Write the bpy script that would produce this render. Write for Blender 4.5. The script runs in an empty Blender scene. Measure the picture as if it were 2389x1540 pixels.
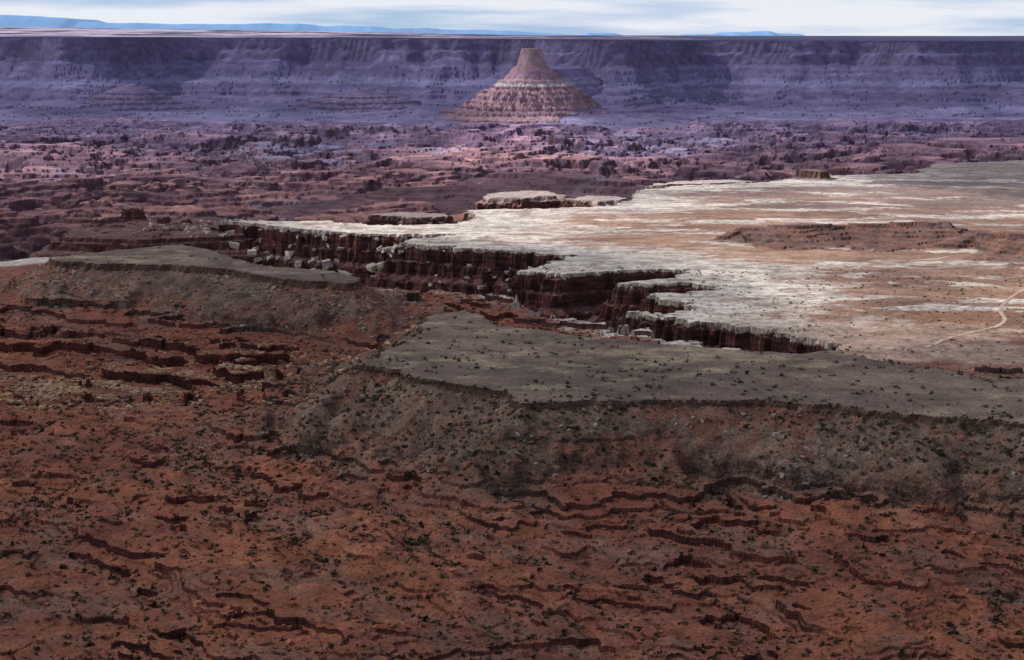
import bpy, math, numpy as np, time
from mathutils import Vector
T0=time.time()
F=4380.0; PITCH=math.radians(8.89)
sp,cp=math.sin(PITCH),math.cos(PITCH)
def G(px,py,z=-400.0):
    dx=(px-1194.5)/F; dy=-(py-770)/F
    d=np.array([dx, cp+dy*sp, -sp+dy*cp]); t=z/d[2]
    return (d[0]*t,d[1]*t)
def GP(pts,z=-400.0): return [G(a,b,z) for a,b in pts]
f32=np.float32
# ---------------- noise
def _tab(seed):
    r=np.random.RandomState(seed); p=r.permutation(256).astype(np.int32)
    a=r.rand(256)*2*np.pi
    return p,np.cos(a).astype(f32),np.sin(a).astype(f32)
_T={}
def gn(x,y,seed=0):
    if seed not in _T:_T[seed]=_tab(seed)
    p,gx,gy=_T[seed]
    xf=np.floor(x); yf=np.floor(y)
    fx=(x-xf).astype(f32); fy=(y-yf).astype(f32)
    xi=xf.astype(np.int32); yi=yf.astype(np.int32)
    u=fx*fx*fx*(fx*(fx*6-15)+10); v=fy*fy*fy*(fy*(fy*6-15)+10)
    A=p[xi&255]; B=p[(xi+1)&255]
    def g(h,ax,ay): return gx[h]*ax+gy[h]*ay
    n00=g(p[(A+yi)&255],fx,fy); n10=g(p[(B+yi)&255],fx-1,fy)
    n01=g(p[(A+yi+1)&255],fx,fy-1); n11=g(p[(B+yi+1)&255],fx-1,fy-1)
    a=n00+u*(n10-n00); b=n01+u*(n11-n01)
    return (a+v*(b-a))*1.45
def fbm(x,y,o=4,seed=0,gain=.5):
    s=0;a=1.;t=0
    for i in range(o):
        s=s+a*gn(x,y,seed+i); t+=a; a*=gain; x=x*2.03+17.3; y=y*2.03+5.1
    return s/t*1.5
def sm(a,b,x):
    t=np.clip((x-a)/(b-a),0,1); return t*t*(3-2*t)
def sdpoly(x,y,P):
    d2=np.full(x.shape,1e12,f32); ins=np.zeros(x.shape,bool); n=len(P)
    for i in range(n):
        ax,ay=P[i]; bx,by=P[(i+1)%n]
        ex,ey=bx-ax,by-ay; wx=x-f32(ax); wy=y-f32(ay)
        t=np.clip((wx*f32(ex)+wy*f32(ey))/f32(ex*ex+ey*ey+1e-6),0,1)
        d2=np.minimum(d2,(wx-t*f32(ex))**2+(wy-t*f32(ey))**2)
        if abs(ey)>1e-6:
            c=((y>=ay)!=(y>=by)); ins^= c&(wx < f32(ex/ey)*wy)
    return np.where(ins,-1,1)*np.sqrt(d2)
def ridge(x,y,L):
    bd=np.full(x.shape,1e6,f32); bz=np.zeros(x.shape,f32)
    for (a,b) in zip(L[:-1],L[1:]):
        ex,ey=b[0]-a[0],b[1]-a[1]; wx=x-a[0]; wy=y-a[1]
        t=np.clip((wx*ex+wy*ey)/(ex*ex+ey*ey+1e-6),0,1)
        d=np.hypot(wx-t*ex,wy-t*ey); zz=a[2]+t*(b[2]-a[2])
        m=d<bd; bd=np.where(m,d,bd); bz=np.where(m,zz,bz)
    return bd,bz
# ---------------- plan of the place
LOW=GP([(2020,830),(1950,805),(1880,787),(1800,770),(1650,752),(1500,735),(1440,727),(1560,729),(1640,722),
 (1570,702),(1510,685),(1600,683),(1690,672),(1600,658),(1500,662),(1430,660),(1560,648),(1640,630),(1500,628),
 (1400,632),(1290,640),(1215,630),(1250,622),(1340,594),(1200,583),(1100,580),(930,568),(960,560),(1080,548),(870,545),(700,535),
 (520,515),(600,516),(760,519),(850,526),(1060,520),(1120,506),(1100,490),(1250,489),(1400,482),(1480,464),(1500,442),(1600,432),
 (1770,426),(1900,412),(2150,402),(2170,380),(2389,374),(3000,368)])
LOW+= [(16000,9000),(16000,60000),(-30000,60000),(-30000,3400)]
LOW+= GP([(-400,604),(0,610),(120,602),(400,613),(600,632),(750,651),(880,668),(1080,685),(1190,698),(1200,720),(1260,748),(1450,775),(1600,800),(1840,834)])
ZB=-335.; ZM=-338.
BENCH=GP([(2900,1010),(2389,985),(2100,965),(1760,930),(1450,935),(1210,940),(1190,915),(1050,895),(960,882),(900,855),(830,850),
 (940,800),(985,760),(990,740),(1080,722),(1130,735),(1170,760),(1300,775),(1450,790),(1700,815),(1850,825),(1950,817),(2100,850),(2389,885),(2900,915)],ZB)
MESA=GP([(115,600),(250,586),(380,573),(430,571),(500,586),(550,606),(640,622),(760,630),(840,650),(810,662),(640,648),(540,626),(400,618),(250,614),(130,608)],ZM)
PROM=GP([(130,560),(170,540),(300,520),(500,512),(640,530),(560,556),(330,566)],-424)
TNG=[GP([(1115,462),(1140,452),(1210,444),(1280,445),(1300,455),(1230,462)],-402),
     GP([(1320,462),(1360,455),(1440,456),(1470,464),(1400,468)],-404),
     GP([(1510,434),(1550,424),(1640,420),(1700,419),(1750,423),(1640,430)],-400),
     GP([(860,502),(920,494),(1000,496),(1060,504),(980,508)],-416)]
TZ=[-402,-405,-400,-416]
def L3(pts): return [G(a,b,z)+(z,) for a,b,z in pts]
HILL1=L3([(1690,548,-388),(1740,530,-375),(1850,524,-366),(1960,524,-372),(2080,518,-362),(2200,516,-362)])
HILL2=L3([(2220,560,-385),(2290,535,-368),(2400,540,-358),(2700,560,-350)])
MES2=L3([(1190,402,-438),(1290,400,-430),(1440,420,-444)])
MES3=L3([(930,440,-464),(1100,432,-456),(1250,446,-456)])
MES4=L3([(1840,392,-376),(1905,398,-376)])
def terr(z,step,lo=.72):
    s=z/step; k=np.floor(s); return step*(k+sm(lo,1,s-k))
def height(x,y,full=True):
    x=np.asarray(x,f32); y=np.asarray(y,f32)
    nS=fbm(x/45,y/45,3,1); nS2=fbm(x/45,y/45,3,5)
    nM=fbm(x/140,y/140,3,9); nL=fbm(x/420,y/420,4,13)
    nT=fbm(x/17,y/17,2,201)
    far=sm(3600,6500,y)
    R={}
    sb=sdpoly(x+nS*10+nT*3,y+nS2*12+nT*3,BENCH); 
    smm=sdpoly(x+nS*9,y+nS2*12+nT*4,MESA)
    ob=np.maximum(sb,0); om=np.maximum(smm,0)
    gul=fbm(x/60,y/170,3,17)
    ob2=ob+ (44*gul+46*nM)*sm(6,110,ob)+80*nL*sm(120,420,ob); ob2=np.maximum(ob2,ob*.3)
    om2=om+ (48*gul+54*nM)*sm(6,110,om)+60*nL*sm(120,420,om); om2=np.maximum(om2,om*.3)
    zb=ZB-np.interp(ob2,[0,2,4,95,140,300,600,1300],[0,5,7,56,67,82,103,128]).astype(f32)+1.2*nM*sm(0,-40,sb)
    zm=ZM-np.interp(om2,[0,2,4,105,140,240,310,400,470,800,1300],[0,7,10,54,60,68,90,96,114,128,136]).astype(f32)+1.2*nM
    floor=-450+50*sm(1650,2200,y+ (0-x)*.25)+nL*5+nM*2.5*sm(2400,2000,y)
    floor=floor-64*sm(-60,-330,x)*sm(2950,2650,y)
    floor=floor+(nM*1.5)*far
    h1,t1=ridge(x+nM*22,y+nL*30,HILL1); z1=t1-np.interp(h1*(1+.35*nS),[0,12,16,70,160,260,1500],[0,2,8,26,36,60,600])
    h2,t2=ridge(x+nM*22,y+nL*30,HILL2); z2=t2-np.interp(h2*(1+.35*nS),[0,20,26,80,180,300,1500],[0,3,12,34,46,80,600])
    h4,t4=ridge(x+nM*8,y+nL*10,MES4); z4=t4-np.interp(h4*(1+.2*nS),[0,30,36,60,100,200,1500],[0,1,18,24,40,80,600])
    hills=np.maximum(np.maximum(z1,z2),z4).astype(f32)
    offtop=np.minimum(sm(8,30,sb),sm(8,30,smm))
    near=sm(3100,2800,y)
    high=np.maximum(np.maximum(zb,zm),np.maximum(floor,hills))
    redz=sm(-382,-396,high+nL*12+nM*8)*near*offtop*np.where((y>2250)&(om>450),.1,1)
    up=offtop*near*(1-redz)
    g2=np.abs(fbm((x+.7*y)/170,(y-.7*x)/480,4,261)); g3=np.abs(fbm(x/80,y/120,3,265))
    high=high+redz*(nM*6+nS*1.2+26*np.minimum(g2,.5)-6+7*np.minimum(g3,.5))
    mface=sm(80,130,om)*sm(600,450,om)
    ms0=sm(-.5,-.05,fbm(x/230,y/200,2,331))
    for step,h,sd,w in ((11.3,6.4,301,1.5),(6.7,3.3,311,1.4),(3.3,1.1,321,1.1)):
        ph=(high+nS*w*1.15+nT*w*.85+nM*3)/step; k=np.floor(ph); fr=ph-k
        ms=sm(-.3,.08,fbm(x/260+k*3.7,y/150+k*9.1,4,sd,.6)+.12*np.sin(k*2.4+sd)+.35*mface)*(.4+.6*ms0)
        high=high+h*(.5-fr)*ms*(redz*(1+.7*mface)+.14*up)
    hm=sm(-4,3,hills-floor)
    ph=(high+nS2*1.5)/7.; high=high+(2.6*(0.5-(ph-np.floor(ph))))*hm
    rough=fbm(x/9,y/9,3,25)
    high=high+rough*sm(3000,2300,y)*.85*offtop
    # low country
    wl=70*nL*far+22*nS+9*nT+25*fbm(x/190,y/190,2,29)*sm(3000,4200,y)
    dl=-sdpoly(x+wl,y+20*nS2+8*nT+60*nL*far,LOW)
    dd=dl*(1+.25*nM)+4*nS*sm(10,30,dl)
    drop=np.interp(dd,[0,2,8,11,22,26,50,55,66,72,100,105,130,200,400,900],[0,8,11,30,36,54,66,82,87,102,110,120,124,132,138,140]).astype(f32)
    dropf=np.interp(dd,[0,3,10,16,90,100,240,260,500,900],[0,10,16,40,62,76,92,108,120,130]).astype(f32)
    drop=drop+(dropf-drop)*far
    low=high-drop+nT*1.2*sm(8,20,dl)+nS*6*sm(25,70,dl)
    bz=fbm(x/1300,y/1300,6,33,.55); bz2=fbm(x/260,y/330,5,41,.55)
    rg=1-np.abs(fbm(x/620,y/700,5,241,.55))*2.2
    bb=bz*85+bz2*34-38*sm(.45,1,rg)+nS*3
    o1=16*fbm(x/500,y/500,3,251)
    bas=-492+.4*bb+.6*(terr(bb+o1,15.,.7)-o1)
    bas=-505+(bas+505)*sm(12000,10200,y)
    bas=bas+rough*2*(1-far)+ -12*sm(6000,10000,y)
    bas=np.minimum(bas,-415-40*sm(150,700,dl))
    b=sm(140,520,dl)
    lowz=low*(1-b)+bas*b
    m1,k1=ridge(x+nL*60,y+nL*80,MES2); zz=k1-np.interp(m1*(1+.3*nM),[0,60,68,130,140,300,600,2500],[0,3,14,26,34,60,100,600]); 
    m2,k2=ridge(x+nL*60,y+nL*80,MES3); zz=np.maximum(zz,k2-np.interp(m2*(1+.3*nM),[0,60,68,130,140,300,600,2500],[0,3,10,18,26,44,90,600]))
    dark=(zz>lowz)
    sp_=sdpoly(x+nS*9+nM*14,y+nS2*12+nM*20,PROM); op=np.maximum(sp_,0)
    zp=-418-np.interp(op*(1+.25*nM),[0,3,14,18,60,65,110,300],[0,8,12,24,40,54,74,160])+nM*5+sm(0,-60,sp_)*nS2*5
    zz=np.maximum(zz,np.where(y<5200,zp,-999))
    zz=zz.astype(f32)
    ph=(zz+nS2*2)/9.; zt=zz+(3.5*(0.5-(ph-np.floor(ph))))
    tng=np.full(x.shape,1e5,f32)
    for P_,tz in zip(TNG,TZ):
        q=sdpoly(x+nS*18+nM*34,y+nS2*24+nM*45,P_); tng=np.minimum(tng,q)
        zt=np.maximum(zt,tz-np.interp(q*(1+.3*nM),[0,4,14,22,80,90,200,1500],[0,10,14,38,56,68,120,700])+nM*3+nS2*2)
    lowz=np.where(dl>30,np.maximum(lowz,zt),lowz)
    z=np.where(dl>0,lowz,high)
    if full:
        wE=fbm(x/2600,y/3200,5,51,.5); wg=fbm(x/330,y/1500,4,57)
        de=(14000-y)+1050*wE-1550*np.exp(-((x-640)/560)**2)*sm(9000,11500,y)-500*np.exp(-((x+3000)/500)**2)
        dg=de+ (60+ .16*np.clip(de,0,1500))*wg*sm(10,200,de)
        dg=np.where(de>0,np.maximum(dg,de*.3),de)
        top=-8-15*sm(-4000,4000,x)-12*sm(-1500,1500,x)
        rise=np.interp(x,[-9000,-6700,-3000,0,3000,9000],[128,120,70,17,4,4]).astype(f32)
        plat=top+ (rise-top)*sm(0,10500,-de)+6*bz
        pe=np.interp(dg,[0,35,70,110,330,350,820,850,1500,2300,3500],[0,85,95,165,262,280,385,402,455,492,620])
        ph=(-pe+30*bz2)/36.; pe=pe-9*(0.5-(ph-np.floor(ph)))*sm(100,200,dg)
        ze=(plat*(de<=0)+ (top+6*bz-pe)*(de>0)).astype(f32)
        esc=(ze>z)&(y>9500)
        z=np.where(esc,ze,z)
        R.update(esc=esc,de=de)
    R.update(sb=sb,sm=smm,dl=dl,hills=hm,nS=nS,nS2=nS2,nM=nM,nL=nL,nT=nT,ob=ob2,om=om2,lm=redz,bz=bz,bz2=bz2,rough=rough,bb=bb,tng=tng,g2=g2,dark=dark)
    return z.astype(f32),R
def mix(a,b,t):
    t=t[...,None]; return a*(1-t)+b*t
def C(*c): return np.array(c,f32)
HAZE_TINT=C(.18,.19,.43)
# ---------------- terrain grid
NC=1400
th=np.linspace(math.radians(-19.5),math.radians(19.5),NC)
segs=[(900,1200,.003),(1200,4200,.0013),(4200,7000,.0018),(7000,15500,.0022),(15500,32000,.008)]
ds=[]
for a,b,r in segs: ds.append(np.exp(np.arange(math.log(a),math.log(b),r)))
ds=np.concatenate(ds+[np.array([33000.,45000.,70000.])])
NR=len(ds)
X=(ds[:,None]*np.tan(th)[None,:]).astype(f32); Y=np.repeat(ds[:,None],NC,1).astype(f32)
Z,R=height(X,Y)
Z[Y>32500]=-120
dzy=np.gradient(Z,axis=0)/np.gradient(Y,axis=0); dzx=np.gradient(Z,axis=1)/np.gradient(X,axis=1)
dzy=dzy-dzx*(X/Y)
SL=np.hypot(dzx,dzy)
def colour(X,Y,Z,R,SL):
    nS,nM,nL,bz,bz2=R['nS'],R['nM'],R['nL'],R['bz'],R['bz2']
    fine=R['rough']
    n1=fbm(X/300,Y/150,4,61); n2=fbm(X/60,Y/40,4,67); n3=fbm(X/700,Y/230,4,71)
    n4=fbm(X/14,Y/12,3,75)
    red=mix(C(.29,.108,.066),C(.205,.08,.055),sm(-.4,.5,n1))
    red=mix(red,C(.35,.175,.115),sm(.15,.7,n2)*.5)
    red=mix(red,C(.13,.085,.07),sm(.1,.6,n4+.5*n2)*.4)
    red=mix(red,C(.16,.11,.09),sm(.12,.0,R['g2'])*.5)
    red=mix(red,C(.20,.14,.11),sm(.05,.45,fbm(X/120,Y/90,4,91))*.45)
    col=red.copy()
    grey=mix(C(.18,.128,.10),C(.12,.085,.07),sm(-.3,.4,n2))
    grey=mix(grey,C(.28,.23,.19),sm(.2,.7,n4)*.5)
    tb=np.maximum(sm(125,45,R['ob']+40*nM+30*nS),sm(130,60,R['om']+35*nM+30*nS))
    tb=tb*(1-.6*sm(.15,.4,n1+.6*n2))
    col=mix(col,grey,tb*.88)
    top=mix(C(.235,.175,.145),C(.168,.125,.107),sm(-.4,.4,n1))
    top=mix(top,C(.43,.36,.235),sm(.1,.6,n2*.8+.6*n3+.3*n4)*.6)
    top=mix(top,C(.09,.08,.062),sm(.3,.7,n4)*.4)
    tm=np.maximum(sm(3,-3,R['sb']),sm(3,-3,R['sm'])); col=mix(col,top,tm)
    rimd=-R['dl']
    pf=sm(2130,2330,Y+nL*60+n2*30)*(1-np.maximum(sm(330,230,R['ob']),sm(330,230,R['om'])))
    pf=pf*np.maximum(sm(-120,20,X+n2*40+nL*60),sm(2750,2950,Y+n2*40))
    pf=pf*np.where((X<-450)&(Y<3700),sm(80,40,rimd),1)
    soil=mix(C(.45,.285,.21),C(.33,.195,.145),sm(-.3,.5,n3))
    soil=mix(soil,C(.26,.22,.215),sm(4000,5200,Y+n3*600)*sm(-600,1300,X)*.85)
    soil=mix(soil,C(.26,.13,.09),sm(2950,2500,Y+n3*500)*sm(200,600,X)*.75)
    white=mix(C(.80,.74,.66),C(.54,.48,.43),sm(-.2,.5,n2+.4*n4))
    st=fbm(X/330+n1*.6,Y/130+n2*.3,5,77,.6)
    wm=np.maximum(sm(260,50,rimd+150*nL+110*n2),sm(.08,.3,st+.25*n3+.25*n2))
    wm=wm*(1-.7*sm(2750,2500,Y+nL*80)*sm(200,450,X))
    wm=wm*(1-.75*sm(4700,5700,Y)*sm(900,1500,X))
    pc=mix(soil,white,np.clip(wm,0,1))
    pc=mix(pc,C(.17,.115,.095),sm(.2,.65,n4+.4*nM)*.5)
    pc=mix(pc,C(.23,.15,.115),sm(.05,.45,fbm(X/200,Y/90,4,87)+.25*nS)*.55*(1-.6*wm))
    col=mix(col,pc,pf)
    col=mix(col,mix(C(.22,.115,.09),C(.14,.09,.08),sm(-.3,.3,n2)),R['hills']*.92)
    capw=R['hills']*sm(.3,.6,n1)*sm(-372,-366,Z)*(Y<4500); col=mix(col,C(.6,.5,.4),capw)
    lowm=(R['dl']>1.2).astype(f32)
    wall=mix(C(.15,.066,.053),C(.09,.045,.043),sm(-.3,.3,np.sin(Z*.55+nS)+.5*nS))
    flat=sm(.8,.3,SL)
    nearlow=sm(5200,4200,Y)
    lf=mix(C(.33,.155,.12),C(.19,.095,.088),sm(-.3,.4,n2))
    lf=mix(lf,mix(C(.165,.082,.068),C(.115,.06,.055),sm(-.3,.4,n2)),nearlow)
    lf=mix(lf,C(.62,.30,.20),sm(.0,.45,bz2+.3*n1)*sm(4300,5500,Y)*.85)
    gx_,gy_=G(1130,362,-510); sun_tint=np.exp(-((X-gx_-n3*200)/520)**2-((Y-gy_)/750)**2)
    lf=mix(lf,C(.70,.31,.18),np.clip(sun_tint*1.3*sm(-.4,.1,n2+bz2),0,.9))  # warm sunlit patch painted into the badlands soil colour
    lf=mix(lf,C(.42,.37,.38),sm(.05,-.3,bz)*sm(-.05,.3,n3)*.9*sm(200,600,R['dl'])*(1-sun_tint))
    lf=mix(lf,C(.32,.27,.24),sm(.2,.6,n4+.3*nS)*.45*nearlow)
    lf=mix(lf,C(.13,.075,.065),R['dark']*.8)
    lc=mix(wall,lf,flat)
    lc=mix(lc,mix(C(.66,.55,.45),C(.50,.25,.16),sm(0,14,R['tng'])),sm(130,60,R['tng'])*.85)
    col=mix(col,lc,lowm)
    e=R['esc'].astype(f32)
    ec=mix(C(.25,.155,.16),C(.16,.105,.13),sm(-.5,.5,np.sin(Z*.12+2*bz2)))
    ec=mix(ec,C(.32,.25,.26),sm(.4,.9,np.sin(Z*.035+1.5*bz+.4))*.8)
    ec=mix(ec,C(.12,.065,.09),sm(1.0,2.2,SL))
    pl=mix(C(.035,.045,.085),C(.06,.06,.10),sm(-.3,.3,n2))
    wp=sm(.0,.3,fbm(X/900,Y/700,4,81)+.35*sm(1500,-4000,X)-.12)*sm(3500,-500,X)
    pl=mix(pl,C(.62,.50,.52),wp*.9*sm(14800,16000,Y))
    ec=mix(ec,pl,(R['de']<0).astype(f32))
    col=mix(col,ec,e)
    k=np.interp(Y,[2500,4000,6000,9000,12000,25000],[0,.05,.18,.43,.64,.72]).astype(f32)  # distance haze painted into the base colour, by range
    k=k*(1-.6*pf*(1-lowm)*(1-e))*(1-.4*sun_tint)
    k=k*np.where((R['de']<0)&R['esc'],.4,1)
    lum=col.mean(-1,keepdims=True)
    hz=HAZE_TINT*(.45+lum/.17*.55)
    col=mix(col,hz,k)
    col=col*(1+.10*fine[...,None])
    return np.clip(col,.01,.9)
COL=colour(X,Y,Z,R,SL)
reg=np.zeros(Z.shape,np.int8)
reg[(Y>2150)&(R['ob']>200)&(R['om']>200)&((X>-150)|(Y>2750))]=3
reg[R['ob']<110]=1
reg[R['om']<130]=2
reg[(R['dl']>-1.5)]=5
reg[(R['dl']>-1.5)&(((R['dl']<420)&(Y<5400))|(R['tng']<120))]=4
reg[R['esc']]=6
# ---------------- materials
def nd(nt,t,**k):
    n=nt.nodes.new(t)
    for a,b in k.items(): setattr(n,a,b)
    return n
def new_mat(name):
    m=bpy.data.materials.new(name); m.use_nodes=True
    nt=m.node_tree; b=nt.nodes['Principled BSDF']; b.inputs['Roughness'].default_value=.95
    b.inputs['Specular IOR Level'].default_value=.1
    return m,nt,b
def maprange(nt,src,a,b,c,d):
    mr=nd(nt,'ShaderNodeMapRange')
    for i,v in enumerate((a,b,c,d)): mr.inputs[i+1].default_value=v
    nt.links.new(src,mr.inputs[0]); return mr.outputs[0]
def mathn(nt,op,a,b=None):
    m=nd(nt,'ShaderNodeMath',operation=op)
    for i,v in enumerate((a,b)):
        if v is None: continue
        if isinstance(v,(int,float)): m.inputs[i].default_value=v
        else: nt.links.new(v,m.inputs[i])
    return m.outputs[0]
def noise_mul(nt,pos,scales,lo=.7,hi=1.3):
    out=None
    for s,det in scales:
        n=nd(nt,'ShaderNodeTexNoise'); n.inputs['Scale'].default_value=s; n.inputs['Detail'].default_value=det
        nt.links.new(pos,n.inputs['Vector'])
        o=maprange(nt,n.outputs[0],.3,.7,lo,hi)
        out=o if out is None else mathn(nt,'MULTIPLY',out,o)
    return out
def mixc(nt,f,a,b):
    m=nd(nt,'ShaderNodeMix',data_type='RGBA')
    for i,v in ((0,f),(6,a),(7,b)):
        if isinstance(v,tuple): m.inputs[i].default_value=v+(1,)
        elif isinstance(v,(int,float)): m.inputs[i].default_value=v
        else: nt.links.new(v,m.inputs[i])
    return m.outputs[2]
def attr_mat(name,scales=((.35,6),(.04,5)),lo=.72,hi=1.28,bump=1.2,bs=.25,strata=None,cap=None,freq=.35,speck=0,col=None):
    m,nt,b=new_mat(name)
    at=nd(nt,'ShaderNodeAttribute',attribute_name='Col'); geo=nd(nt,'ShaderNodeNewGeometry')
    base=at.outputs['Color']
    sx=nd(nt,'ShaderNodeSeparateXYZ'); nt.links.new(geo.outputs['Position'],sx.inputs[0])
    if strata:
        sn=nd(nt,'ShaderNodeSeparateXYZ'); nt.links.new(geo.outputs['True Normal'],sn.inputs[0])
        steep=maprange(nt,sn.outputs['Z'],.74,.52,0,1)
        mp=nd(nt,'ShaderNodeMapping'); mp.inputs['Scale'].default_value=(.02,.02,freq); nt.links.new(geo.outputs['Position'],mp.inputs[0])
        n=nd(nt,'ShaderNodeTexNoise'); n.inputs['Scale'].default_value=1; n.inputs['Detail'].default_value=4; nt.links.new(mp.outputs[0],n.inputs['Vector'])
        t=maprange(nt,n.outputs[0],.38,.62,0,1)
        sc_=mixc(nt,t,strata[0],strata[1])
        if cap:
            n2=nd(nt,'ShaderNodeTexNoise'); n2.inputs['Scale'].default_value=.05; n2.inputs['Detail'].default_value=4; nt.links.new(geo.outputs['Position'],n2.inputs['Vector'])
            zz=mathn(nt,'ADD',sx.outputs['Z'],maprange(nt,n2.outputs[0],.3,.7,-4,4))
            cf_=maprange(nt,zz,cap[0],cap[0]+1.5,0,1); 
            v=nd(nt,'ShaderNodeTexVoronoi',feature='DISTANCE_TO_EDGE'); v.inputs['Scale'].default_value=.045
            mp2=nd(nt,'ShaderNodeMapping'); mp2.inputs['Scale'].default_value=(1,1,.0); nt.links.new(geo.outputs['Position'],mp2.inputs[0]); nt.links.new(mp2.outputs[0],v.inputs['Vector'])
            jt=maprange(nt,v.outputs['Distance'],.02,.07,.35,1)
            cf_=mathn(nt,'MULTIPLY',cf_,jt)
            sc_=mixc(nt,cf_,sc_,cap[1])
            n3=nd(nt,'ShaderNodeTexNoise'); n3.inputs['Scale'].default_value=.05; n3.inputs['Detail'].default_value=4; nt.links.new(mp2.outputs[0],n3.inputs['Vector'])
            vv=nd(nt,'ShaderNodeVectorMath',operation='SCALE'); nt.links.new(sc_,vv.inputs[0]); nt.links.new(maprange(nt,n3.outputs[0],.35,.65,.8,1.15),vv.inputs['Scale']); sc_=vv.outputs[0]
        base=mixc(nt,steep,base,sc_)
    mu=noise_mul(nt,geo.outputs['Position'],scales,lo,hi)
    if speck:
        v=nd(nt,'ShaderNodeTexVoronoi'); v.inputs['Scale'].default_value=.33; nt.links.new(geo.outputs['Position'],v.inputs['Vector'])
        sk=maprange(nt,v.outputs['Distance'],.22,.42,1-speck,1); mu=mathn(nt,'MULTIPLY',mu,sk)
    v=nd(nt,'ShaderNodeVectorMath',operation='SCALE'); nt.links.new(base,v.inputs[0]); nt.links.new(mu,v.inputs['Scale'])
    nt.links.new(v.outputs[0],b.inputs['Base Color'])
    if bump:
        n=nd(nt,'ShaderNodeTexNoise'); n.inputs['Scale'].default_value=bs; n.inputs['Detail'].default_value=7; n.inputs['Roughness'].default_value=.65
        nt.links.new(geo.outputs['Position'],n.inputs['Vector'])
        bp=nd(nt,'ShaderNodeBump'); bp.inputs['Distance'].default_value=bump; bp.inputs['Strength'].default_value=.8
        nt.links.new(n.outputs[0],bp.inputs['Height']); nt.links.new(bp.outputs[0],b.inputs['Normal'])
    return m
def make_mesh(name,V,Fq,cols=None,mat=None,smooth=False):
    me=bpy.data.meshes.new(name); k=Fq.shape[1]
    me.vertices.add(len(V)); me.vertices.foreach_set('co',np.ascontiguousarray(V,dtype=f32).ravel())
    me.loops.add(Fq.size); me.loops.foreach_set('vertex_index',np.ascontiguousarray(Fq,dtype=np.int32).ravel())
    me.polygons.add(len(Fq)); me.polygons.foreach_set('loop_start',(np.arange(len(Fq))*k).astype(np.int32))
    me.update(calc_edges=True)
    me.polygons.foreach_set('use_smooth',np.full(len(Fq),smooth,bool))
    if cols is not None:
        a=me.color_attributes.new('Col','FLOAT_COLOR','POINT')
        c=np.ones((len(V),4),f32); c[:,:3]=cols; a.data.foreach_set('color',c.ravel())
    me.update()
    ob=bpy.data.objects.new(name,me); bpy.context.scene.collection.objects.link(ob)
    if mat: me.materials.append(mat)
    return ob
MT=attr_mat('red_rock_and_soil',strata=((.14,.048,.035),(.055,.025,.023)),freq=.5,speck=.3)
MTt=attr_mat('talus_and_scrub',strata=((.12,.07,.052),(.055,.037,.031)),freq=.6,speck=.45)
MTr=attr_mat('plain_rock',lo=.75,hi=1.25,bump=.4)
MTw=attr_mat('slickrock_and_soil',scales=((.12,7),(.025,6)),lo=.72,hi=1.2,bump=1.5,bs=.08,strata=((.12,.07,.058),(.075,.047,.043)),speck=.25)
MTc=attr_mat('canyon_strata',scales=((.15,6),(.03,5)),strata=((.115,.048,.04),(.045,.023,.025)),freq=.22,cap=(-406.5,(.42,.36,.31)),bump=2,bs=.1)
MTf=attr_mat('haze_tinted_rock',scales=((.03,8),(.006,5)),lo=.72,hi=1.28,bump=10,bs=.02,strata=((.125,.062,.075),(.075,.043,.068)),freq=.05)
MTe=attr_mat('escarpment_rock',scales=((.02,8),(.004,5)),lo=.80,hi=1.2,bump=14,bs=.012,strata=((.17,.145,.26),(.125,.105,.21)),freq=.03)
ii=np.arange(NR*NC).reshape(NR,NC)
quads=np.stack([ii[:-1,:-1],ii[:-1,1:],ii[1:,1:],ii[1:,:-1]],-1).reshape(-1,4)
fr=reg[:-1,:-1].ravel()
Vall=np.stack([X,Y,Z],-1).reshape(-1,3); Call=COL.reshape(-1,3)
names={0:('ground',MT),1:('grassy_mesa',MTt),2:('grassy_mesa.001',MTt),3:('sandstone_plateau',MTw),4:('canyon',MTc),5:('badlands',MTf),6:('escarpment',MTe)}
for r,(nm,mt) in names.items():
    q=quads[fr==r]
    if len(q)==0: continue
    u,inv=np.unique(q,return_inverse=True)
    make_mesh(nm,Vall[u],inv.reshape(-1,4),Call[u],mt)
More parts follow.
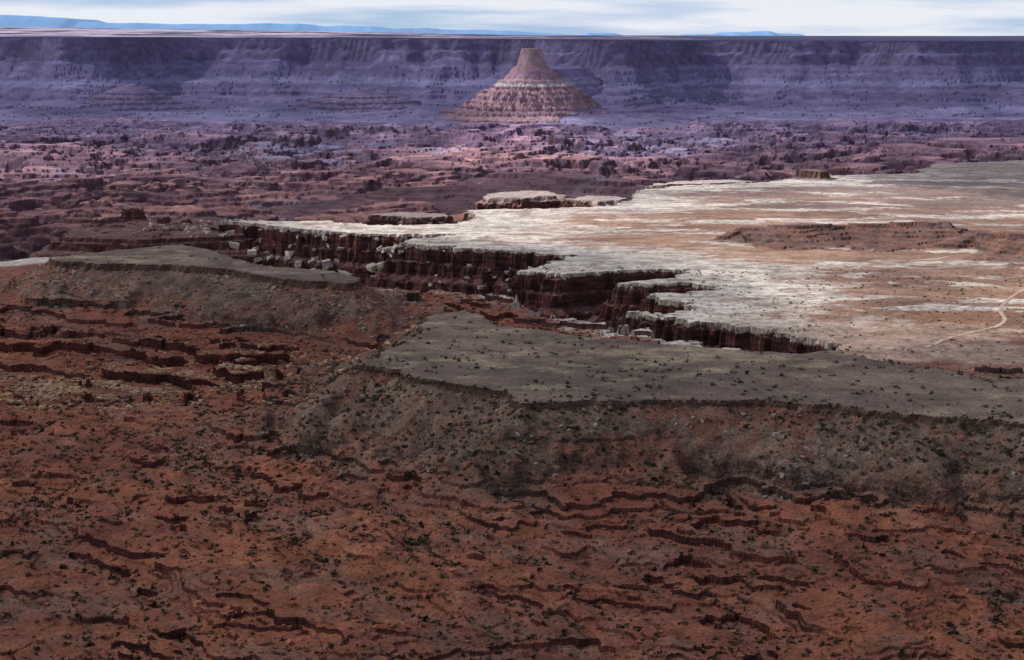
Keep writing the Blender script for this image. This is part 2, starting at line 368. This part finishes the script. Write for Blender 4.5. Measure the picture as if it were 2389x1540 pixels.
# ---------------- buttes: local height fields with a cliff cap, ledged talus and gullies
def butte(name,px,dist,prof,seed,ridge_dir=None,band=None,hk=.36,tint=1.,warp=1.,sq=.5,cliffz=None):
    cx=(px-1194.5)/F*dist*1.003; cy=dist; n=420; S=1150.
    u=np.linspace(-1,1,n); g=(np.abs(u)**1.6*np.sign(u)*.85+.15*u)*S
    A,B=np.meshgrid(g,g); A=A.astype(f32); B=B.astype(f32)
    a1=A+warp*26*fbm(A/150,B/150,4,seed)*sm(70,260,np.hypot(A,B)); b1=B+warp*26*fbm(A/150,B/150,4,seed+9)*sm(70,260,np.hypot(A,B))
    ca,sa=math.cos(.5),math.sin(.5); ra=a1*ca+b1*sa; rb=-a1*sa+b1*ca
    r=(np.abs(ra)**3+np.abs(rb)**3)**(1/3.)*sq+np.hypot(a1,b1)*(1-sq)
    r=r+3*fbm(A/12,B/12,3,seed+20)*sm(30,60,r)
    if ridge_dir is not None:
        dx,dy,L,drop=ridge_dir; t=np.clip((a1*dx+b1*dy),0,L); rr=np.hypot(a1-t*dx,b1-t*dy)
        r2=rr+ 75+drop*sm(0,140,t)
        r=np.where(t>0,np.minimum(r,np.maximum(r2,75)),r)
    gy=np.abs(fbm(A/75+20,B/75+3,4,seed+30,.55)); r=r*(1+.05*fbm(A/240,B/240,3,seed+40)*4*sm(90,300,r))+ (85*gy-22)*sm(110,330,r)
    pr=[p[1] for p in prof]; pz=[p[0] for p in prof]
    z=np.interp(r,pr,pz).astype(f32)
    z=z+5*fbm(A/30,B/30,3,seed+50)*sm(200,60,np.abs(r-0))*(r<pr[1])
    ph=(z+6*fbm(A/200,B/200,2,seed+60))/31.; st=sm(110,200,r); z=z+9*(.5-(ph-np.floor(ph)))*st
    z=z+2.5*fbm(A/25,B/25,3,seed+70)*st
    t=(.5+.5*np.sin(z*.09+.5+.5*fbm(A/300,B/300,2,seed+80))); 
    c=mix(C(.31,.175,.175),C(.43,.25,.21),t)
    if cliffz is not None: c=mix(c,C(.50,.32,.27),(z>cliffz).astype(f32))
    if band: c=mix(c,C(.60,.54,.50),sm(band[0]-6,band[0]+4,z)*sm(band[1]+5,band[1]-5,z)*.9)
    # haze painted into the rock colour, stronger on the parts farther back
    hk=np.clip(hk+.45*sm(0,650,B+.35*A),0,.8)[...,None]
    c=c*(1-hk)+HAZE_TINT*hk*.95
    c=np.clip(c*tint*(1+.15*fbm(A/40,B/40,3,seed+90)[...,None]),.01,.9)
    V=np.stack([cx+A,cy+B,z],-1).reshape(-1,3)
    ii=np.arange(n*n).reshape(n,n); q=np.stack([ii[:-1,:-1],ii[:-1,1:],ii[1:,1:],ii[1:,:-1]],-1).reshape(-1,4)
    keep=(r[:-1,:-1].ravel()<pr[-1]); q=q[keep]; uu,inv=np.unique(q,return_inverse=True)
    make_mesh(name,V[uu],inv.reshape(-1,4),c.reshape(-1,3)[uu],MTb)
MTb=attr_mat('butte_rock',scales=((.03,8),(.008,5)),lo=.8,hi=1.2,bump=8,bs=.03)
butte('butte',1240,11700,[(-72,0),(-76,62),(-95,66),(-178,86),(-186,106),(-262,166),(-272,190),(-292,208),(-350,288),(-438,405),(-447,445),(-470,500),(-487,590),(-510,700),(-560,880)],101,
  ridge_dir=(.42,.907,900,45),band=(-300,-274),cliffz=-178,hk=.30)
butte('butte.001',310,12500,[(-322,0),(-326,60),(-340,95),(-352,130),(-415,250),(-432,300),(-490,520),(-560,800)],131,hk=.66,tint=.9,warp=2.2,sq=.1)
butte('butte.002',850,12700,[(-352,0),(-356,50),(-372,80),(-384,150),(-425,300),(-440,360),(-490,560),(-560,900)],161,hk=.66,tint=.85,warp=2.2,sq=.1)
def tower(name,px,py,w,h,seed,zb):
    x0,y0=G(px,py,zb); na=48; V=[];Cc=[]
    a=np.linspace(0,2*np.pi,na,endpoint=False); lev=np.linspace(-14,h,14)
    jit=fbm((np.cos(a)*2+9).astype(f32),(np.sin(a)*2+9).astype(f32),4,seed,.6)
    topn=fbm((np.cos(a)*1.2+3).astype(f32),(np.sin(a)*1.2+9).astype(f32),3,seed+5)
    for k,z in enumerate(lev):
        t=z/h; rr=w*(1.25-.4*t+.25*max(0,-t))*(1+.45*jit)*(1+.06*math.sin(k*2.3))*(1.1 if k>=12 else 1)
        V.append(np.stack([x0+rr*np.cos(a),y0+rr*.7*np.sin(a),zb+z*(1+.35*topn*(z>0))],-1))
        Cc.append(np.repeat((C(.36,.25,.22) if k>=12 else (C(.15,.065,.065) if k%3 else C(.09,.045,.05)))[None],na,0))
    V=np.concatenate(V+[np.array([[x0,y0,zb+h*1.02]])]); Cc=np.concatenate(Cc+[C(.36,.25,.22)[None]])
    F_=[]
    for k in range(13):
        for j in range(na): F_.append((k*na+j,k*na+(j+1)%na,(k+1)*na+(j+1)%na,(k+1)*na+j))
    for j in range(na): F_.append((13*na+j,13*na+(j+1)%na,len(V)-1))
    me=bpy.data.meshes.new(name); me.from_pydata(V.tolist(),[],F_)
    at=me.color_attributes.new('Col','FLOAT_COLOR','POINT'); c=np.ones((len(V),4),f32); c[:,:3]=Cc; at.data.foreach_set('color',c.ravel())
    me.materials.append(MTr); ob=bpy.data.objects.new(name,me); bpy.context.scene.collection.objects.link(ob)
tower('rock_tower',310,512,25,30,3,-420); tower('rock_tower.001',382,522,14,18,4,-420)
tower('rock_tower.002',435,524,9,15,5,-420); tower('rock_tower.003',232,524,14,15,6,-422)
# ---------------- distant mountains
pts=[(-900,30),(-300,32),(0,36),(120,44),(170,46),(195,54),(300,57),(420,60),(560,60),(700,60),(745,66),(870,66),(920,72),(1000,70),(1040,74),(1170,76),(1260,82),(1355,88),(1368,82),(1430,83),(1450,87),(1500,92),(1600,88),(1620,84),(1690,84),(1705,80),(1770,80),(1790,76),(1805,81),(1860,83),(1880,90),(2100,92),(2389,90),(3400,90)]
xs=np.linspace(-900,3400,900); DM=55000.
zt=(85-np.interp(xs,[p[0] for p in pts],[p[1] for p in pts])+ np.interp(xs,[0,600,1300,2000],[0,3,5,3]))/F*DM*1.02
xw=(xs-1194.5)/F*DM
zt=zt+fbm((xs/60).astype(f32),(xs*0+3).astype(f32),3,91)*22
rows=[(DM-3500,-400),(DM-1500,None,.55),(DM,None,1.),(DM+4000,None,1.),(DM+6000,-400)]
V=[]
for rw in rows:
    yy=rw[0]+ (fbm((xs/140).astype(f32),(xs*0+rw[0]*.0003).astype(f32),2,95)*500)
    zz=np.full(xs.shape,rw[1]) if rw[1] is not None else -300+(zt+300)*rw[2]
    V.append(np.stack([xw,yy,zz],-1))
V=np.concatenate(V); n=len(xs)
i=np.arange(len(rows)-1)[:,None]*n; j=np.arange(n-1)[None]
Fq=np.stack([i+j,i+j+1,i+n+j+1,i+n+j],-1).reshape(-1,4)
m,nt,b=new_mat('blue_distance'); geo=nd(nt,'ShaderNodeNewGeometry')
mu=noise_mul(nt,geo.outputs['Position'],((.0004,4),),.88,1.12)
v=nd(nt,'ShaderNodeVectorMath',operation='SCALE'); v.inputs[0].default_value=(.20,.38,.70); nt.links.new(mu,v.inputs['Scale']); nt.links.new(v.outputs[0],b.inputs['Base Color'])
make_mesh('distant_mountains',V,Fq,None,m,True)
# ---------------- dirt road
rp=GP([(2480,650),(2389,674),(2360,690),(2340,710),(2334,728),(2346,748),(2330,760),(2250,775),(2190,795),(2160,808)])
pp=[]
for a,b_ in zip(rp[:-1],rp[1:]):
    L=math.dist(a,b_); k=int(L/3)+1
    for t in range(k): pp.append((a[0]+(b_[0]-a[0])*t/k,a[1]+(b_[1]-a[1])*t/k))
pp=np.array(pp)
for _ in range(25): pp[1:-1]=(pp[:-2]+pp[1:-1]*2+pp[2:])/4
tg=np.gradient(pp,axis=0); tg/=np.linalg.norm(tg,axis=1)[:,None]; nr=np.stack([-tg[:,1],tg[:,0]],-1)
Vr=[]
for o in (-3.0,-1.1,1.1,3.0):
    q=pp+nr*o; zq,_=height(q[:,0],q[:,1],False); Vr.append(np.stack([q[:,0],q[:,1],zq+.35],-1))
n=len(pp); Vr=np.concatenate(Vr); i=np.arange(3)[:,None]*n; j=np.arange(n-1)[None]
Fq=np.stack([i+j,i+j+1,i+n+j+1,i+n+j],-1).reshape(-1,4)
make_mesh('dirt_road',Vr,Fq,np.repeat(C(.50,.38,.32)[None],len(Vr),0),MTr)
# ---------------- scatter
rng=np.random.RandomState(7)
def sample(n,d0,d1,a0=-18,a1=18):
    d=np.sqrt(rng.rand(n)*(d1*d1-d0*d0)+d0*d0); a=np.radians(a0+(a1-a0)*rng.rand(n))
    return (d*np.sin(a)).astype(f32),(d*np.cos(a)).astype(f32)
x,y=sample(190000,1130,3300); z,Rr=height(x,y,False)
cl=fbm(x/35,y/35,3,111)
slope_b=sm(150,20,Rr['ob'])*(Rr['sb']>1)
w=.16+.46*slope_b+ .5*sm(.1,.5,cl)+.6*sm(.10,.0,Rr['g2'])*Rr['lm']
w=w*np.where(Rr['sb']<0,.32,1)*np.where(Rr['sm']<0,.25,1)
w=w*np.where(Rr['dl']>-4,0,1)*np.where((y>2200),.25,1)
w=w+ .6*sm(6,0,np.abs(Rr['sb']))
w=w*sm(-.8,.3,fbm(x/160,y/160,3,115))
keep=rng.rand(len(x))<w*.66; x,y,z=x[keep],y[keep],z[keep]
nb=len(x); K=18
r=(.9+2.3*rng.rand(nb)**2.0)*np.where(y>2200,.8,1)
c=rng.randn(nb,K,3); c/=np.linalg.norm(c,axis=2,keepdims=True); c*= (rng.rand(nb,K,1)**.4)
c[...,2]=np.abs(c[...,2])*.8+.05
cen=np.stack([x,y,z],-1)[:,None,:]+c*r[:,None,None]*np.array([1,1,.85])
tri=cen[:,:,None,:]+rng.randn(nb,K,3,3)*(.36*r)[:,None,None,None]
V=tri.reshape(-1,3); Fq=np.arange(len(V)).reshape(-1,3)
cb=C(.042,.05,.027)[None]*(.5+1.0*rng.rand(nb,1)); cb[:,0]+=.015*rng.rand(nb)
cb=np.repeat(cb,K*3,0)*(.7+.6*np.repeat(rng.rand(nb*K,1),3,0))
make_mesh('desert_shrubs',V,Fq,cb,attr_mat('shrub_leaves',((.8,3),),.8,1.2,0))
cube=np.array([[-1,-1,-1],[1,-1,-1],[1,1,-1],[-1,1,-1],[-1,-1,1],[1,-1,1],[1,1,1],[-1,1,1]],f32)
cf=np.array([[0,3,2,1],[4,5,6,7],[0,1,5,4],[1,2,6,5],[2,3,7,6],[3,0,4,7]])
def rocks(name,x,y,z,s,col,flat=.6):
    n=len(x)
    v=cube[None]+rng.uniform(-.38,.38,(n,8,3))
    v*=np.stack([.6+.8*rng.rand(n),.6+.6*rng.rand(n),flat*(.6+.6*rng.rand(n))],-1)[:,None,:]
    a=rng.rand(n)*6.28; t=rng.randn(n)*.25
    ca,sa=np.cos(a)[:,None],np.sin(a)[:,None]
    vx=v[...,0]*ca-v[...,1]*sa; vy=v[...,0]*sa+v[...,1]*ca; vz=v[...,2]+vx*t[:,None]
    v=np.stack([vx,vy,vz],-1)*s[:,None,None]*.5
    v+=np.stack([x,y,z+s*.12],-1)[:,None,:]
    V=v.reshape(-1,3); Fq=(cf[None]+np.arange(n)[:,None,None]*8).reshape(-1,4)
    make_mesh(name,V,Fq,np.repeat(col,8,0),MTr)
x,y=sample(210000,1130,3100)
xr=rng.randn(22000)*190-560; yr=rng.randn(22000)*70+2230
x=np.concatenate([x,xr]).astype(f32); y=np.concatenate([y,yr]).astype(f32); z,Rr=height(x,y,False)
rb=fbm(x/70,y/70,3,121)
tal=sm(130,40,Rr['ob'])*(Rr['sb']>2)*sm(-.1,.4,rb)+ 1.8*sm(160,30,Rr['om'])*(Rr['sm']>2)*sm(-.3,.3,rb)
rub=np.zeros(len(x)); rub[-22000:]=1; rub=rub*sm(-.1,.3,fbm(x/70,y/35,3,125))
led=.18*sm(.3,.9,Rr['lm'])*sm(-.3,.4,rb)+.04
w=tal*.38+rub*1.0+led
w=w*np.where((Rr['sb']<1)|(Rr['sm']<1)|(Rr['dl']>-10),0,1)*np.where((y>2150)&(Rr['om']>350)&(rub<.1),0,1)
keep=rng.rand(len(x))<w*.6; x,y,z=x[keep],y[keep],z[keep]; tal=tal[keep]; rub=rub[keep]
n=len(x)
s=1.0+3.6*rng.rand(n)**4+ .8*rng.rand(n)+ .9*(y>2200)+.8*(rub>.2)
cc=np.where(((tal>.2)&(rng.rand(n)<.6))[:,None],C(.33,.28,.23)[None],C(.28,.115,.075)[None])
cc=np.where((rub>.1)[:,None],C(.46,.31,.20)[None],cc)*(.65+.6*rng.rand(n,1))
rocks('talus_boulders',x,y,z,s,cc)
bx=[];by=[];bs=[]
for (px,py,wx,wy,k,big) in [(620,575,120,35,160,16),(760,590,60,25,80,20),(960,592,45,20,40,28),(1060,600,30,20,40,24),(1190,600,35,28,60,26),(900,608,30,8,24,22),(700,560,200,12,160,11),(1150,650,140,40,120,10),(420,560,90,20,80,9),(600,630,160,20,90,10),(1180,715,25,10,20,14)]:
    for _ in range(k):
        xx,yy=G(px+rng.randn()*wx*.6,py+rng.randn()*wy*.6,-450); bx.append(xx);by.append(yy);bs.append(big*(.3+.75*rng.rand()**1.5))
bx=np.array(bx,f32);by=np.array(by,f32);bs=np.array(bs); z,Rr=height(bx,by,False)
k=(Rr['dl']>5)&(Rr['dl']<380); nblk=int(k.sum())
rocks('sandstone_boulders',bx[k],by[k],z[k],bs[k],np.repeat(C(.60,.53,.46)[None],nblk,0)*(.6+.5*rng.rand(nblk,1)),.75)
# ---------------- light
s=Vector((-.72,.12,.62)).normalized()
sun=bpy.data.lights.new('sun','SUN'); sun.energy=4.9; sun.angle=math.radians(.6); sun.color=(1,.93,.85)
so=bpy.data.objects.new('sun',sun); so.rotation_euler=s.to_track_quat('Z','Y').to_euler(); so.location=(-3000,0,3000); bpy.context.scene.collection.objects.link(so)
w=bpy.data.worlds.new('World'); bpy.context.scene.world=w; w.use_nodes=True; nt=w.node_tree
bg=nt.nodes['Background']; sky=nd(nt,'ShaderNodeTexSky',sky_type='NISHITA'); sky.sun_disc=False
sky.sun_elevation=math.asin(s.z); sky.sun_rotation=math.atan2(s.x,s.y)
sky.altitude=1800
tc=nd(nt,'ShaderNodeTexCoord'); mp=nd(nt,'ShaderNodeMapping'); mp.inputs['Scale'].default_value=(6,6,80); mp.inputs['Location'].default_value=(1.3,.4,.2)
nt.links.new(tc.outputs['Generated'],mp.inputs['Vector'])
n=nd(nt,'ShaderNodeTexNoise'); n.inputs['Scale'].default_value=1.0; n.inputs['Detail'].default_value=6; n.inputs['Roughness'].default_value=.5; nt.links.new(mp.outputs[0],n.inputs['Vector'])
cr=nd(nt,'ShaderNodeValToRGB'); cr.color_ramp.elements[0].position=.38; cr.color_ramp.elements[1].position=.56; nt.links.new(n.outputs[0],cr.inputs[0])
sc=nd(nt,'ShaderNodeVectorMath',operation='SCALE'); sc.inputs['Scale'].default_value=.085; nt.links.new(sky.outputs[0],sc.inputs[0])
sx=nd(nt,'ShaderNodeSeparateXYZ'); nt.links.new(tc.outputs['Generated'],sx.inputs[0])
mr=nd(nt,'ShaderNodeMapRange'); mr.inputs[1].default_value=.02; mr.inputs[2].default_value=.2; mr.inputs[3].default_value=1; mr.inputs[4].default_value=.30; nt.links.new(sx.outputs['Z'],mr.inputs[0])
cw=nd(nt,'ShaderNodeVectorMath',operation='SCALE'); cw.inputs[0].default_value=(.82,.85,.92); nt.links.new(mr.outputs[0],cw.inputs['Scale'])
bl=nd(nt,'ShaderNodeMix',data_type='RGBA'); bl.inputs[0].default_value=.75
nt.links.new(sc.outputs[0],bl.inputs[6]); 
bs_=nd(nt,'ShaderNodeVectorMath',operation='SCALE'); bs_.inputs[0].default_value=(.38,.57,.88); nt.links.new(mr.outputs[0],bs_.inputs['Scale']); nt.links.new(bs_.outputs[0],bl.inputs[7])
mx=nd(nt,'ShaderNodeMix',data_type='RGBA'); nt.links.new(cr.outputs[0],mx.inputs[0]); nt.links.new(bl.outputs[2],mx.inputs[6]); nt.links.new(cw.outputs[0],mx.inputs[7])
nt.links.new(mx.outputs[2],bg.inputs['Color']); bg.inputs['Strength'].default_value=1.0
# ---------------- cloud deck out of view, gaps shaped to place the sunlit patches
HZ=1500.; off=(s.x/s.z*(HZ+400),s.y/s.z*(HZ+400))
gx=np.linspace(-9000,9000,300); gy=np.linspace(300,18500,340)
GX,GY=np.meshgrid(gx,gy); GX=GX.astype(f32); GY=GY.astype(f32)
L1=GP([(500,505),(1000,495),(1040,430),(1480,400),(1900,400),(2250,440),(2900,520),(2900,760),(2050,800),(1850,735),(1640,655),(1330,590),(1080,550),(700,528)])
L2=GP([(760,400),(900,340),(1150,315),(1450,315),(1560,370),(1400,405),(1000,425)],-510)
L4=GP([(-200,430),(-200,340),(250,330),(450,380),(200,440)],-510)
L3_=[(-350,10500),(330,10500),(330,12300),(-350,12300)]
nz=fbm(GX/600,GY/900,4,141); nz2=fbm(GX/260,GY/420,4,145)
def lit(P,soft,wq=1.): return sm(soft,-soft,sdpoly(GX+nz*120*wq,GY+nz*200*wq,P))
tr=.29-.10*sm(2000,1300,GY)+.18*nz
tr=np.maximum(tr,lit(L1,100,.5)*(.84+.42*nz+.34*nz2)); tr=np.maximum(tr,lit(L2,250)*.9); tr=np.maximum(tr,lit(L4,300)*.75); tr=np.maximum(tr,lit(L3_,300)*1.)
tr=np.maximum(tr,sm(13800,15200,GY)*.8)
nz3=fbm(GX/1300,GY/2300,3,151); tr=np.maximum(tr,sm(.1,.5,nz3)*.65*sm(5200,6500,GY)*sm(11500,9500,GY))
tr=np.clip(tr,.08,1)
V=np.stack([GX+off[0],GY+off[1],np.full(GX.shape,HZ)],-1).reshape(-1,3)
ny,nx=GX.shape; ii=np.arange(nx*ny).reshape(ny,nx); Fq=np.stack([ii[:-1,:-1],ii[:-1,1:],ii[1:,1:],ii[1:,:-1]],-1).reshape(-1,4)
m=bpy.data.materials.new('cloud'); m.use_nodes=True; nt=m.node_tree; nt.nodes.clear()
at=nd(nt,'ShaderNodeAttribute',attribute_name='Col'); o=nd(nt,'ShaderNodeOutputMaterial'); tp=nd(nt,'ShaderNodeBsdfTransparent'); tl=nd(nt,'ShaderNodeBsdfTranslucent'); tl.inputs[0].default_value=(.32,.34,.42,1)
ms=nd(nt,'ShaderNodeMixShader'); nt.links.new(at.outputs['Color'],ms.inputs[0]); nt.links.new(tl.outputs[0],ms.inputs[1]); nt.links.new(tp.outputs[0],ms.inputs[2]); nt.links.new(ms.outputs[0],o.inputs[0])
make_mesh('clouds',V,Fq,np.repeat(tr.reshape(-1,1),3,1),m,True)
# ---------------- camera
cam=bpy.data.cameras.new('camera'); cam.sensor_width=36; cam.lens=F/2389*36; cam.clip_end=200000; cam.clip_start=1
co=bpy.data.objects.new('camera',cam); co.location=(0,0,0); co.rotation_euler=(math.pi/2-PITCH,0,0)
bpy.context.scene.collection.objects.link(co); bpy.context.scene.camera=co
bpy.context.scene.view_settings.view_transform='Standard'; bpy.context.scene.view_settings.look='None'
print('done',time.time()-T0)
